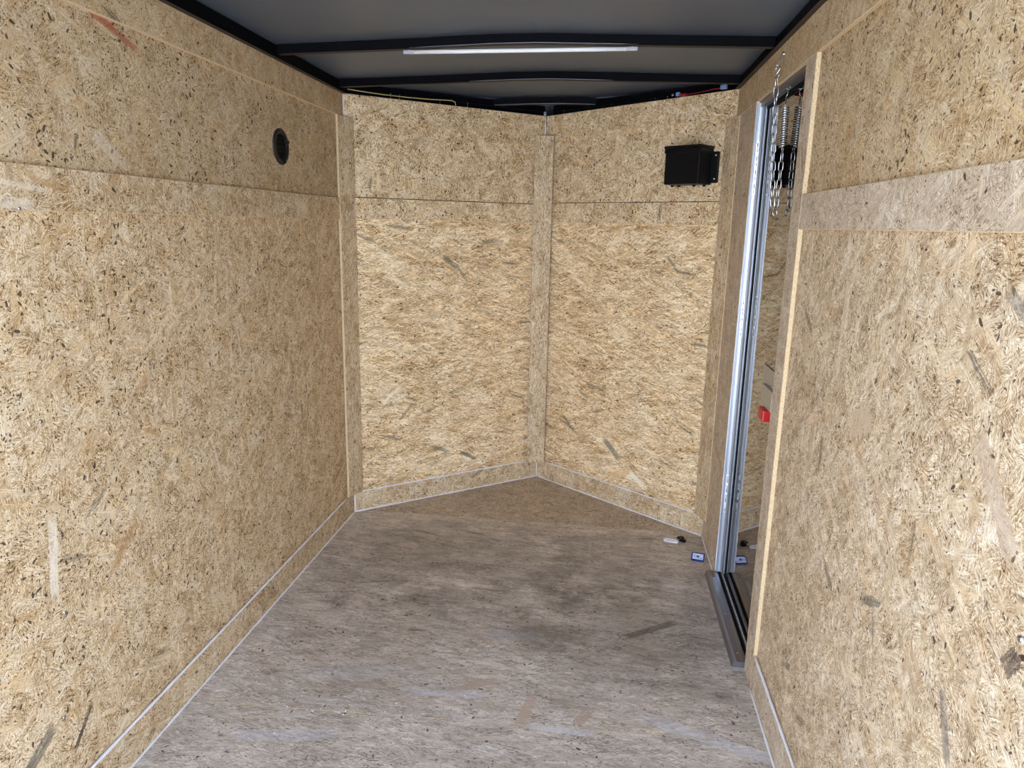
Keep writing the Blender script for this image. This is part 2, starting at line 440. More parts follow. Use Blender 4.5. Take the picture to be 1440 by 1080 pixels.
def empty(name, loc, label, cat, group=None, kind=None):
    o = bpy.data.objects.new(name, None)
    o.empty_display_size = 0.05
    COL.objects.link(o)
    o.location = loc
    o.matrix_world = Matrix.Translation(loc)
    return tag(o, label, cat, group, kind)

def board_into(bm, org, eL, eH, L, H, T, uvo=(0, 0), m0=0, m1=1, topslope=0.0):
    """A board whose visible face starts at org and spans L along eL and H along eH; it is T thick away
    from the viewer (along -eL x eH side given by sign of T). UVs are in metres: u along L, v along H."""
    eL = Vector(eL).normalized(); eH = Vector(eH).normalized()
    n = eL.cross(eH)
    org = Vector(org)
    uvl = bm.loops.layers.uv.verify()
    def P(l, h, t):
        return org + eL*l + eH*h + n*t
    H1 = H + topslope
    c = [(0, 0, 0), (L, 0, 0), (L, H1, 0), (0, H, 0), (0, 0, T), (L, 0, T), (L, H1, T), (0, H, T)]
    vs = [bm.verts.new(P(*q)) for q in c]
    faces = [((0, 1, 2, 3), 0), ((7, 6, 5, 4), 0), ((0, 4, 5, 1), 1), ((1, 5, 6, 2), 2), ((2, 6, 7, 3), 1), ((3, 7, 4, 0), 2)]
    for idx, kind in faces:
        f = bm.faces.new([vs[i] for i in idx])
        f.material_index = m0 if kind == 0 else m1
        for lp, i in zip(f.loops, idx):
            l, h, t = c[i]
            if kind == 0:
                lp[uvl].uv = (l+uvo[0], h+uvo[1])
            elif kind == 1:
                lp[uvl].uv = (l+uvo[0], t)
            else:
                lp[uvl].uv = (h+uvo[1], t)

def ease(bm, w):
    # rub down the edges of the visible face; the rubbed edge shows the pale core
    bm.faces.ensure_lookup_table()
    bmesh.ops.bevel(bm, geom=list(bm.faces[0].edges), offset=w, segments=1, affect='EDGES', material=1)

def board(name, org, eL, eH, L, H, T, mat, uvo=(0, 0), parent=None, edge=None, topslope=0.0, rub=0.0):
    bm = bmesh.new()
    board_into(bm, org, eL, eH, L, H, T, uvo, topslope=topslope)
    if rub:
        ease(bm, rub)
    return obj(name, bm, [mat, edge or M_edge], parent)

def box_into(bm, lo, hi, mi=0):
    x0, y0, z0 = lo; x1, y1, z1 = hi
    v = [bm.verts.new(p) for p in ((x0,y0,z0),(x1,y0,z0),(x1,y1,z0),(x0,y1,z0),(x0,y0,z1),(x1,y0,z1),(x1,y1,z1),(x0,y1,z1))]
    for i in ((0,3,2,1),(4,5,6,7),(0,1,5,4),(1,2,6,5),(2,3,7,6),(3,0,4,7)):
        f = bm.faces.new([v[j] for j in i])
        f.material_index = mi
    return v

def box(name, lo, hi, mat, parent=None, bevel=0.0, xf=None):
    bm = bmesh.new()
    box_into(bm, lo, hi)
    if bevel:
        bmesh.ops.bevel(bm, geom=bm.edges[:], offset=bevel, segments=2, affect='EDGES', profile=0.6)
    if xf:
        bmesh.ops.transform(bm, matrix=xf, verts=bm.verts[:])
    return obj(name, bm, mat, parent)

def tube_into(bm, pts, r, seg=8, closed=False, caps=True):
    pts = [Vector(p) for p in pts]
    n = len(pts)
    rings = []
    prev = None
    for i, p in enumerate(pts):
        if closed:
            t = pts[(i+1) % n] - pts[i-1]
        else:
            t = pts[min(i+1, n-1)] - pts[max(i-1, 0)]
        if t.length < 1e-9:
            t = Vector((0, 0, 1))
        t.normalize()
        if prev is None:
            a = t.orthogonal().normalized()
        else:
            a = prev - t*prev.dot(t)
            a = a.normalized() if a.length > 1e-6 else t.orthogonal().normalized()
        prev = a
        b = t.cross(a)
        rr = r[i] if isinstance(r, (list, tuple)) else r
        rings.append([bm.verts.new(p + (a*math.cos(2*math.pi*k/seg) + b*math.sin(2*math.pi*k/seg))*rr) for k in range(seg)])
    rng = range(n) if closed else range(n-1)
    for i in rng:
        A, Bq = rings[i], rings[(i+1) % n]
        for k in range(seg):
            f = bm.faces.new((A[k], A[(k+1) % seg], Bq[(k+1) % seg], Bq[k]))
            f.smooth = True
    if caps and not closed:
        bm.faces.new(rings[0][::-1]); bm.faces.new(rings[-1])

def tube(name, pts, r, mat, parent=None, seg=8, closed=False):
    bm = bmesh.new()
    tube_into(bm, pts, r, seg, closed)
    return obj(name, bm, mat, parent)

def lathe_into(bm, org, axis, prof, seg=24, mi=0):
    """prof: list of (distance along axis, radius)"""
    axis = Vector(axis).normalized()
    a = axis.orthogonal().normalized(); b = axis.cross(a)
    org = Vector(org)
    rings = []
    for d, r in prof:
        if r < 1e-6:
            rings.append([bm.verts.new(org + axis*d)])
        else:
            rings.append([bm.verts.new(org + axis*d + (a*math.cos(2*math.pi*k/seg)+b*math.sin(2*math.pi*k/seg))*r) for k in range(seg)])
    for A, Bq in zip(rings, rings[1:]):
        for k in range(seg):
            k2 = (k+1) % seg
            if len(A) == 1 and len(Bq) == 1:
                continue
            if len(A) == 1:
                f = bm.faces.new((A[0], Bq[k2], Bq[k]))
            elif len(Bq) == 1:
                f = bm.faces.new((A[k], A[k2], Bq[0]))
            else:
                f = bm.faces.new((A[k], A[k2], Bq[k2], Bq[k]))
            f.material_index = mi
            f.smooth = True

def lathe(name, org, axis, prof, mat, parent=None, seg=24):
    bm = bmesh.new()
    lathe_into(bm, org, axis, prof, seg)
    return obj(name, bm, mat, parent)

def screw(pos, nrm, parent, r=0.0045, name='screw_head', mat=None):
    """domed screw head with a cross recess pressed into it"""
    bm = bmesh.new()
    lathe_into(bm, Vector(pos) - Vector(nrm).normalized()*0.002, nrm, [(0, 0), (0, r*0.9), (0.002, r), (0.0034, r*0.82), (0.0042, r*0.45), (0.0036, r*0.3), (0.003, 0)], 12)
    return obj(name, bm, mat or M_screw, parent)

def bead(pts, r, parent, seed=0):
    """an uneven bead of caulk"""
    rnd = random.Random(seed)
    P, R = [], []
    for a, b in zip(pts, pts[1:]):
        a = Vector(a); b = Vector(b)
        n = max(2, int((b-a).length/0.03))
        for i in range(n):
            P.append(a.lerp(b, i/n)); R.append(r*rnd.uniform(0.75, 1.3))
    P.append(Vector(pts[-1])); R.append(r*0.7)
    bm = bmesh.new()
    tube_into(bm, P, R, 7)
    o = obj('caulk_bead', bm, M_caulk, parent)
    o['label'] = 'white caulk bead'
    return o

dL = Vector((XA, DA, 0)).normalized()          # along the front left wall, from the left corner to the nose
dR = Vector((W-XA, -DA, 0)).normalized()       # along the front right wall, from the nose to the right corner
nL = Vector((dL.y, -dL.x, 0))                  # towards the room
nR = Vector((dR.y, -dR.x, 0))
LF = math.hypot(XA, DA)
UP = Vector((0, 0, 1))
CL, CA, CR = Vector((0, 0, 0)), Vector((XA, DA, 0)), Vector((W, 0, 0))

# ------------------------------------------------------------------ outside: ground and ramp (they bounce the daylight in)
bm = bmesh.new()
box_into(bm, (-14, -22, -0.56), (16, 10, -0.50))
g = obj('ground', bm, M_conc)
tag(g, 'concrete yard the trailer stands on', 'ground', kind='structure')

# ------------------------------------------------------------------ room shell
def thick_poly(name, pts_top, z_bot, mats, face_mat, uvs):
    pass

# floor: main sheets and the nose sheet, one thick slab
bm = bmesh.new()
uvl = bm.loops.layers.uv.verify()
def slab(poly, mi, z0=-0.03, z1=0.0):
    top = [bm.verts.new((x, y, z1)) for x, y in poly]
    bot = [bm.verts.new((x, y, z0)) for x, y in poly]
    f = bm.faces.new(top); f.material_index = mi
    for lp in f.loops: lp[uvl].uv = lp.vert.co.xy
    f = bm.faces.new(bot[::-1]); f.material_index = 2
    n = len(poly)
    for i in range(n):
        f = bm.faces.new((top[i], bot[i], bot[(i+1) % n], top[(i+1) % n])); f.material_index = 2
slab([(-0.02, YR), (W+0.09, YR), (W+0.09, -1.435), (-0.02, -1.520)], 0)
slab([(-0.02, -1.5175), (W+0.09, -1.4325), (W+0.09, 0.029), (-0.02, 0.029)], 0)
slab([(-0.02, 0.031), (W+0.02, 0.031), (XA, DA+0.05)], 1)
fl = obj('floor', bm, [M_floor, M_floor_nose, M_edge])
tag(fl, 'scuffed strand board floor running up into the V nose', 'floor', kind='structure')

# left wall: two sheets behind the trim
wl = board('wall_left', (-TT, YR, 0), (0, 1, 0), UP, -YR+0.0, Z_M1-0.02, -0.009, M_left_low, (YR, 0))
tag(wl, 'strand board left side wall without a door', 'wall', kind='structure')
board('upper_panel', (-TT, YR, Z_M1+0.0012), (0, 1, 0), UP, -YR+0.0, HL-Z_M1-0.0012, -0.009, M_left_up, (YR, Z_M1+0.0012), wl)
for (y, z) in ((-1.947, 0.552), (-1.945, 1.022), (-1.99, 0.30)):
    screw((-TT, y, z), (1, 0, 0), wl)

# front walls
wfl = board('wall_front_left', CL - nL*TT, dL, UP, LF, Z_M1-0.02, -0.009, M_fl_low)
tag(wfl, 'left half of the V shaped front wall', 'wall', kind='structure')
board('upper_panel', CL - nL*TT + UP*(Z_M1+0.0092), dL, UP, LF, HA-Z_M1-0.0092, -0.009, M_front_up, (0, Z_M1+0.0092), wfl)
wfr = board('wall_front_right', CA - nR*TT, dR, UP, LF, Z_M1-0.02, -0.009, M_fr_low)
tag(wfr, 'right half of the V shaped front wall', 'wall', kind='structure')
board('upper_panel', CA - nR*TT + UP*(Z_M1+0.0168), dR, UP, LF, HA-Z_M1-0.0168, -0.009, M_front_up, (5, Z_M1+0.0168), wfr)

# right wall: behind the door only; the strip ahead of the door is flush with the trim
Y_D0, Y_D1 = -1.085, -0.405          # door opening in the boards
X_DOOR = 1.801
X_WALL = W + TT
wr = board('wall_right', (X_WALL, Y_D0, 0), (0, -1, 0), UP, Y_D0-YR, Z_M1-0.025, -0.009, M_right_low, (0, 0))
# u runs from the door towards the rear: store it as world Y
for lp in wr.data.uv_layers[0].data:
    lp.uv = (Y_D0 - lp.uv[0], lp.uv[1])
tag(wr, 'strand board right side wall with the door opening', 'wall', kind='structure')
up = board('upper_panel', (X_WALL, Y_D0, Z_M1-0.0025), (0, -1, 0), UP, Y_D0-YR, HR-Z_M1+0.0025, -0.009, M_right_up, (0, Z_M1-0.0025), wr)
for lp in up.data.uv_layers[0].data:
    lp.uv = (Y_D0 - lp.uv[0], lp.uv[1])
screw((X_WALL, -2.433, 0.964), (-1, 0, 0), wr, 0.005)
screw((X_WALL, -1.98, 0.70), (-1, 0, 0), wr, 0.004)

# outer skins that close the trailer
skin = bmesh.new()
box_into(skin, (-0.075, YR, -0.12), (-0.06, 0.0, 2.16))
obj_skin = obj('exterior_skin', skin, M_skin, wl)
skin = bmesh.new()
box_into(skin, (W+0.085, YR, -0.12), (W+0.10, Y_D0+0.0, 2.16))
box_into(skin, (W+0.085, Y_D1, -0.12), (W+0.10, 0.0, 2.16))
box_into(skin, (W+0.085, Y_D0, 1.97), (W+0.10, Y_D1, 2.16))
obj('exterior_skin', skin, M_skin, wr)
for (c0, d, n, par) in ((CL, dL, nL, wfl), (CA, dR, nR, wfr)):
    skin = bmesh.new()
    board_into(skin, c0 - n*0.07 - UP*0.12 - d*0.09, d, UP, LF+0.18, 2.28, -0.012, m0=0, m1=0)
    obj('exterior_skin', skin, M_skin, par)

# ceiling: crowned sheet
CROWN = [(-0.075, 2.090), (0.0, 2.092), (0.456, 2.105), (0.80, 2.118), (0.96, 2.120), (1.30, 2.111), (1.76, 2.101), (1.86, 2.098)]
def crown(x):
    for (x0, z0), (x1, z1) in zip(CROWN, CROWN[1:]):
        if x <= x1:
            return z0 + (z1-z0)*(x-x0)/(x1-x0)
    return CROWN[-1][1]
bm = bmesh.new()
xs = [-0.075, 0, 0.228, 0.456, 0.63, 0.80, XA, 0.96, 1.13, 1.30, 1.53, 1.76, 1.86]
def ynose(x):
    return max(0.0, DA*(1-abs(x-XA)/0.95)) + 0.06
lo, hi = [], []
for x in xs:
    ys = [YR, -2.0, -1.0, 0.0, ynose(x)]
    lo.append([bm.verts.new((x, y, crown(x))) for y in ys])
    hi.append([bm.verts.new((x, y, crown(x)+0.004)) for y in ys])
for i in range(len(xs)-1):
    for j in range(4):
        bm.faces.new((lo[i][j], lo[i+1][j], lo[i+1][j+1], lo[i][j+1]))
        bm.faces.new((hi[i][j], hi[i][j+1], hi[i+1][j+1], hi[i+1][j]))
    bm.faces.new((lo[i][0], hi[i][0], hi[i+1][0], lo[i+1][0]))
    bm.faces.new((lo[i][4], lo[i+1][4], hi[i+1][4], hi[i][4]))
for a in (0, -1):
    for j in range(4):
        bm.faces.new((lo[a][j], hi[a][j], hi[a][j+1], lo[a][j+1]))
ce = obj('ceiling', bm, M_ceil)
tag(ce, 'plain grey metal roof sheet bowed over the roof bows', 'ceiling', kind='structure')

# ------------------------------------------------------------------ trim boards (all 12 mm, flush with x = 0 and x = W)
ntrim = [0]
def trim(label, *a, **k):
    ntrim[0] += 1
    o = board('trim_%d' % ntrim[0], *a, rub=0.0016, **k)
    tag(o, label, 'trim', kind='structure')
    return o
T_ = -TT + 0.0002
t1 = trim('top trim board of the left wall under the roof rail', (0, YR, Z_H), (0, 1, 0), UP, -YR-0.001, HL-Z_H, T_, M_header, (0, 0))
t2 = trim('middle trim strip of the left wall below the round vent', (0, YR, Z_M0), (0, 1, 0), UP, -YR-0.06, Z_M1-Z_M0, T_, M_trim_pale, (2, 5))
screw((0, -1.943, 1.484), (1, 0, 0), t2, 0.004)
t3 = trim('top trim board of the front left wall', CL+UP*Z_H, dL, UP, LF-0.002, HL-Z_H, T_, M_front_up, (9, 2), topslope=HA-HL)
t4 = trim('middle trim strip of the front left wall', CL+dL*0.045+UP*(Z_M0+0.006), dL, UP, LF-0.10, Z_M1-Z_M0, T_, M_front_up, (11, 3))
t5 = trim('top trim board of the front right wall', CA+UP*Z_H, dR, UP, LF-0.002, HA-Z_H, T_, M_front_up, (13, 1), topslope=HR-HA)
t6 = trim('middle trim strip of the front right wall below the black box', CA+dR*0.055+UP*(Z_M0+0.008), dR, UP, LF-0.10, Z_M1-Z_M0+0.006, T_, M_front_up, (15, 4))
t7 = trim('top trim board of the right wall above the door', (W, -0.001, Z_H), (0, -1, 0), UP, -YR-0.001, HR-Z_H, T_, M_header, (20, 0))
t8 = trim('middle trim strip of the right wall behind the door', (W, Y_D0-0.105, Z_M0-0.004), (0, -1, 0), UP, Y_D0-0.105-YR, Z_M1-Z_M0, T_, M_trim_grey, (22, 2))
# posts
A = Vector((0.002, -0.078, Z_BASE+0.001)); Bp = Vector((0.038, 0.030, Z_BASE+0.001))
e = (Bp-A); w_ = e.length; e.normalize()
def vpost(label, A, e, w_, z0, z1, mat, uo):
    # u along the height so that the strands run up the post
    ntrim[0] += 1
    bm = bmesh.new()
    board_into(bm, Vector(A), e, UP, w_, z1-z0, T_, (uo, 0))
    uv = bm.loops.layers.uv.verify()
    for f in bm.faces:
        for lp in f.loops:
            u, v = lp[uv].uv
            lp[uv].uv = (v, u) if f.material_index == 0 else (u, v)
    ease(bm, 0.0016)
    o = obj('trim_%d' % ntrim[0], bm, [mat, M_edge])
    return tag(o, label, 'trim', kind='structure')
p1 = vpost('upright trim board across the left front corner', A, e, w_, Z_BASE, Z_H-0.001, M_post, 3)
A = Vector((0.826, 0.655, 0.104)); p2 = vpost('upright trim board in the middle of the V nose', A, Vector((1, 0, 0)), 0.100, 0.104, 1.94, M_post, 6)
A = Vector((1.7185, 0.034, Z_BASE+0.001)); Bp = Vector((1.758, -0.082, Z_BASE+0.001)); e = (Bp-A); w_ = e.length; e.normalize()
p3 = vpost('upright trim board across the right front corner', A, e, w_, Z_BASE, Z_H-0.001, M_post, 9)
p4 = vpost('wide upright board between the right front corner and the door', (W, -0.03, Z_BASE+0.001), Vector((0, -1, 0)), -Y_D1-0.03, Z_BASE, Z_H-0.001, M_trim_grey, 12)
p5 = vpost('upright trim board on the near side of the door', (W, Y_D0, 0.002), Vector((0, -1, 0)), 0.104, 0.0, Z_H-0.001, M_trim_grey, 15)
bead([CL+dL*0.043+nL*0.001+UP*1.49, CL+dL*0.043+nL*0.001+UP*1.578], 0.0028, p1, 1)
bead([CA+Vector((-0.004, -0.012, 1.945)), CA+Vector((-0.004, -0.012, 2.042))], 0.0035, p2, 2)
bead([Vector((0.003, 0.001, 1.945)), Vector((0.003, 0.001, 2.038))], 0.0022, t3, 3)

# baseboards with caulk
def baseboard(name, label, org, d, n, L, H, mat, uo, seed, top=(0, 1)):
    o = board(name, org, d, UP, L, H, T_, mat, (uo, uo*0.7))
    tag(o, label, 'baseboard', kind='structure')
    org = Vector(org); d = Vector(d); n = Vector(n)
    bead([org+n*0.001+UP*0.002, org+d*L+n*0.001+UP*0.002], 0.0034, o, seed)
    bead([org+d*(L*top[0])-n*0.005+UP*(H+0.0005), org+d*(L*top[1])-n*0.005+UP*(H+0.0005)], 0.0045, o, seed+1)
    return o
bl = baseboard('baseboard_left', 'baseboard along the left wall with white caulk', (0, YR, 0.0005), (0, 1, 0), (1, 0, 0), -YR, Z_BASE, M_trim, 30, 11, (0, 0.972))
bfl = baseboard('baseboard_front_left', 'baseboard along the front left wall', CL+UP*0.0005, dL, nL, LF, 0.104, M_trim_pale, 33, 21, (0.04, 0.94))
bfr = baseboard('baseboard_front_right', 'baseboard along the front right wall', CA+UP*0.0005, dR, nR, LF, 0.104, M_trim_pale, 36, 31, (0.06, 0.95))
brf = baseboard('baseboard_right_front', 'short baseboard between the front corner and the door', (W, 0, 0.0005), (0, -1, 0), (-1, 0, 0), -Y_D1, Z_BASE, M_trim_grey, 39, 41, (0.0, 0.02))
brr = baseboard('baseboard_right_rear', 'baseboard along the right wall behind the door', (W, Y_D0-0.105, 0.0005), (0, -1, 0), (-1, 0, 0), Y_D0-0.105-YR, Z_BASE+0.01, M_trim_grey, 42, 51)
bead([CL+Vector((0.003, 0.000, 0.003)), CL+Vector((0.003, 0.000, 0.10))], 0.0040, bfl, 61)
bead([CA+Vector((0, -0.003, 0.003)), CA+Vector((0, -0.003, 0.10))], 0.0034, bfr, 62)

# ------------------------------------------------------------------ roof rails and bows
def rail(label, side):
    bm = bmesh.new()
    s = 1 if side == 'l' else -1
    x0 = 0 if side == 'l' else W
    H = HL if side == 'l' else HR
    top = (2.089 if side == 'l' else 2.098)
    def bx(xa, xb, za, zb):
        box_into(bm, (min(xa, xb), YR, za), (max(xa, xb), 0.01, zb))
    bx(x0-s*0.045, x0+s*0.016, H+0.001, H+0.006)        # lower flange
    bx(x0-s*0.045, x0+s*0.006, H+0.006, top)            # body
    for f in bm.faces:
        f.normal_update()
        if f.calc_center_median().z < H+0.0015:
            f.material_index = 1
    o = obj('roof_rail', bm, [M_black, M_flange])
    return tag(o, label, 'roof rail')
rail('black steel roof rail above the left wall', 'l')
rail('black steel roof rail above the right wall', 'r')
def nose_rail(label, c0, d, n, H):
    bm = bmesh.new()
    # channel: back web and bottom flange set back behind the boards
    board_into(bm, c0 - n*0.030 + UP*(1.98) + d*0.02, d, UP, LF-0.012, crown(0.45)-0.005-1.98, -0.03, m0=0, m1=0)
    board_into(bm, c0 - n*0.026 + UP*(2.068) + d*0.02, d, UP, LF-0.016, 0.012, -0.004, m0=0, m1=0)
    o = obj('nose_rail', bm, M_black)
    tag(o, label, 'roof rail')
    return o
nrl = nose_rail('black rail over the front left wall behind the yellow wire', CL, dL, nL, HA)
nrr = nose_rail('black rail over the front right wall behind the connectors', CA, dR, nR, HA)
for par, c0, d, n, ss in ((nrl, CL, dL, nL, (0.245, 0.29, 0.505, 0.66)), (nrr, CA, dR, nR, (0.68, 0.75, 0.42, 0.10))):
    for s_ in ss:
        q = c0 + d*s_ - n*0.024
        bm = bmesh.new()
        lathe_into(bm, q+UP*2.040, UP, [(0, 0.0016), (0.026, 0.0016), (0.026, 0.004), (0.029, 0.003), (0.030, 0)], 8)
        obj('screw_tip', bm, M_zinc, par)

def bow(label, y, x0, x1, edge, group, dz=0.0):
    o = bpy.data.objects.new('roof_bow', None)
    XS = [x0] + [x for x, _ in CROWN if x0+0.02 < x < x1-0.02] + [x1]
    bm = bmesh.new()
    hw = 0.016
    prof = lambda x: [(-hw, -0.0335), (-hw, -0.0012), (hw, -0.0012), (hw, -0.0335)]
    rings = [[bm.verts.new((x, y+dy, crown(x)+dz_+dz)) for dy, dz_ in prof(x)] for x in XS]
    for A_, B_ in zip(rings, rings[1:]):
        for k in range(4):
            bm.faces.new((A_[k], A_[(k+1) % 4], B_[(k+1) % 4], B_[k]))
    bm.faces.new(rings[0]); bm.faces.new(rings[-1][::-1])
    bmesh.ops.bevel(bm, geom=bm.edges[:], offset=0.0015, segments=1, affect='EDGES')
    bpy.data.objects.remove(o)
    for f in bm.faces:
        c = f.calc_center_median()
        if c.z - dz < crown(c.x) - 0.0332:
            f.material_index = 1
    ob = obj('roof_bow', bm, [M_black, M_flange])
    tag(ob, label, 'roof bow', group)
    # added bright strip, a highlight along the middle of the lower front edge
    a, b = edge
    pts = [(a + (b-a)*i/16) for i in range(17)]
    e_ = tube('highlight_strip', [(x, y-hw-0.0006, crown(x)-0.0315+dz) for x in pts], 0.0008, M_sill, ob, 6)
    e_['label'] = 'added thin bright strip standing in for the highlight on the lower front edge'
    return ob
bow('black roof bow carrying the white light tube', -0.67, 0.008, W-0.008, (0.50, 1.30), 'roof bows')
bow('black roof bow spanning the front ends of the side walls', -0.045, 0.008, W-0.008, (0.60, 1.22), 'roof bows')
bow('short black roof bow deep inside the V nose', 0.55, 0.50, 1.26, (0.56, 1.24), 'roof bows', -0.006)

# ------------------------------------------------------------------ tube light
zt = lambda x: 2.0655 + 0.006*(x-0.47)
lt = empty('tube_light', (0.886, -0.66, 2.066), 'slim white tube light fixed under the nearest roof bow', 'tube light')
tube('diffuser', [(x, -0.662, zt(x)) for x in (0.512, 0.7, 0.9, 1.1, 1.262)], 0.0068, M_tube, lt, 14)
for xa, xb in ((0.474, 0.512), (1.262, 1.300)):
    c_ = box('end_cap', (xa, -0.670, zt((xa+xb)/2)-0.0070), (xb, -0.654, zt((xa+xb)/2)+0.006), M_clear, lt, 0.003)
    c_['label'] = 'translucent grey end cap'
    lathe('mounting_screw', ((xa+xb)/2, -0.662, zt((xa+xb)/2)+0.004), UP, [(0, 0), (0, 0.004), (0.009, 0.004), (0.009, 0)], M_screw, lt, 10)

# ------------------------------------------------------------------ round vent in the left wall
vc = Vector((-TT, -0.650, 1.741))
vt = empty('round_vent', vc, 'round black vent high on the left wall', 'vent')
X_ = Vector((1, 0, 0))
lathe('flange', vc, X_, [(0.0002, 0.066), (0.004, 0.066), (0.007, 0.062), (0.008, 0.052), (0.003, 0.047), (0.0008, 0.046)], M_vent, vt, 40)
lathe('bowl', vc, X_, [(0.0003, 0.0488), (0.0015, 0.042), (0.001, 0.03), (0.0006, 0.0)], M_rubber, vt, 40)
bm = bmesh.new()
for k in range(5):
    z = -0.032 + k*0.016
    hw = math.sqrt(max(0.0, 0.046**2 - z*z))
    vs = box_into(bm, (0.0015, -hw, z-0.0012), (0.009, hw, z+0.0012))
bmesh.ops.transform(bm, matrix=Matrix.Translation(vc), verts=bm.verts[:])
obj('louver', bm, M_rubber, vt)
lathe('latch_knob', vc+Vector((0.002, 0.055, 0.022)), X_, [(0, 0.006), (0.007, 0.006), (0.009, 0.004), (0.0095, 0)], M_blackp, vt, 14)
lathe('catch', vc+Vector((0.002, 0.012, -0.055)), X_, [(0, 0.006), (0.010, 0.005), (0.012, 0)], M_rubber, vt, 12)

# ------------------------------------------------------------------ black box on the front right wall
def FRp(s, off, z):
    return CA + dR*s + nR*off + UP*z
XF = Matrix((( dR.x, nR.x, 0, 0), (dR.y, nR.y, 0, 0), (0, 0, 1, 0), (0, 0, 0, 1)))
XF.translation = CA
bx = empty('battery_box', FRp(0.93, -TT, 1.66), 'black plastic box screwed to the front right wall', 'equipment box')
def bxp(name, lo, hi, mat, bev=0.002, par=None):
    o = box(name, lo, hi, mat, None, bev, XF)
    p = par or bx
    o.parent = p
    o.matrix_parent_inverse = p.matrix_world.inverted()
    return o
bxp('box_body', (0.843, -TT+0.0005, 1.664), (1.022, 0.098, 1.818), M_blackp, 0.004)
bxp('lid', (0.838, -TT+0.0005, 1.8185), (1.027, 0.103, 1.831), M_blackp, 0.003)
bxp('lid_band', (0.840, -TT+0.003, 1.800), (1.025, 0.1005, 1.8175), M_blackp, 0.002)
for sgn in (1, -1):
    if sgn > 0:
        b_ = bxp('mounting_ear', (1.0225, -TT+0.0005, 1.672), (1.057, 0.006, 1.806), M_blackp, 0.003)
        scs = 1.046
    else:
        b_ = bxp('mounting_ear', (0.826, -TT+0.0005, 1.70), (0.8425, 0.002, 1.806), M_blackp, 0.003)
        scs = 0.834
    off = 0.006 if sgn > 0 else 0.002
    for z in (1.689, 1.790):
        screw(FRp(scs, off+0.001, z), nR, b_, 0.005 if sgn > 0 else 0.003, 'screw_head', M_zinc)
for s_ in (0.858, 0.895, 0.972, 1.012):
    lathe('cable_gland', FRp(s_, 0.05 if s_ < 1.0 else 0.03, 1.6645), -UP, [(0, 0.0075), (0.006, 0.0075), (0.009, 0.005), (0.011, 0)], M_blackp, bx, 12)

# ------------------------------------------------------------------ side door, its frame and threshold
door = box('door_1', (X_DOOR, Y_D0+0.002, 0.012), (X_DOOR+0.03, Y_D1-0.022, 1.925), M_mirror, None, 0.0)
tag(door, 'dark glossy side door closed in the right wall', 'door', kind='structure')
# weather seal around the door edge
bm = bmesh.new()
box_into(bm, (X_DOOR-0.003, Y_D1-0.034, 0.03), (X_DOOR+0.002, Y_D1-0.022, 1.92))
box_into(bm, (X_DOOR-0.005, Y_D0+0.002, 0.013), (X_DOOR+0.001, Y_D1-0.017, 0.022))
box_into(bm, (X_DOOR-0.004, Y_D0+0.002, 1.912), (X_DOOR+0.001, Y_D1-0.017, 1.922))
obj('weather_seal', bm, M_rubber, door)
# inside latch
lp_ = box('latch_plate', (X_DOOR-0.0045, -1.02, 0.862), (X_DOOR-0.0005, -0.775, 1.012), M_latch, door, 0.001)
lp_['label'] = 'pale metal latch plate'
for (y, z) in ((-0.90, 0.955), (-0.895, 0.885), (-1.0, 0.99), (-1.0, 0.88)):
    screw((X_DOOR-0.0045, y, z), (-1, 0, 0), lp_, 0.006, 'screw_head', M_zinc)
lb = box('latch_body', (X_DOOR-0.018, -0.985, 0.885), (X_DOOR-0.0048, -0.84, 0.955), M_latch, lp_, 0.003)
rk = box('release_knob', (X_DOOR-0.034, -0.955, 0.845), (X_DOOR-0.0055, -0.885, 0.8845), M_red, lp_, 0.005)
rk['label'] = 'red release knob'
# screw eye that carries the spring
YC = -0.793
bm = bmesh.new()
tube_into(bm, [(X_DOOR-0.0006, YC, 1.9225), (X_DOOR-0.012, YC, 1.9225)], 0.0028, 8)
R_ = 0.0065
tube_into(bm, [(X_DOOR-0.012-R_+R_*math.cos(t*math.pi/8), YC, 1.9225+R_*math.sin(t*math.pi/8)) for t in range(16)], 0.0016, 6, closed=True)
se = obj('screw_eye', bm, M_zinc, door)

df = empty('door_frame', (W, (Y_D0+Y_D1)/2, 0.0), 'bright aluminium frame lining the side door opening', 'door frame')
def extr(name, prof, z0, z1, mat, parent):
    bm = bmesh.new()
    a = [bm.verts.new((x, y, z0)) for x, y in prof]; b = [bm.verts.new((x, y, z1)) for x, y in prof]
    n = len(prof)
    for i in range(n):
        bm.faces.new((a[i], a[(i+1) % n], b[(i+1) % n], b[i]))
    bm.faces.new(a[::-1]); bm.faces.new(b)
    return obj(name, bm, mat, parent)
yj = Y_D1 - 0.001
# jamb with a ribbed face that curves round from the wall to the door
_jc = [(0.0, 0.0)]
for _k in range(20):
    _a = math.radians(4 + 52*((_k+0.5)/20)**2)
    _jc.append((_jc[-1][0] + math.cos(_a)/20, _jc[-1][1] + math.sin(_a)/20))
_sx = 0.0300/_jc[-1][0]
def J(t, o):        # t along the curved face (0..1), o outward from it
    k = min(19, int(t*20)); f = t*20 - k
    x = (_jc[k][0] + (_jc[k+1][0]-_jc[k][0])*f)*_sx; y = (_jc[k][1] + (_jc[k+1][1]-_jc[k][1])*f)*_sx
    a = math.radians(4 + 52*t*t)
    return (W+0.002 + x - math.sin(a)*o, yj-0.006 - y - math.cos(a)*o)
prof = [(W+0.002, yj)]
for k in range(25):
    t = k/24
    prof.append(J(t, 0.0015 if (0.10 < t < 0.24 or 0.62 < t < 0.80) else 0.0))
prof += [(W+0.0345, J(1, 0)[1]), (W+0.036, yj-0.016), (W+0.080, yj-0.016), (W+0.080, yj)]
jf = extr('jamb', prof, 0.026, 1.935, M_jamb, df)
yn = Y_D0 + 0.001
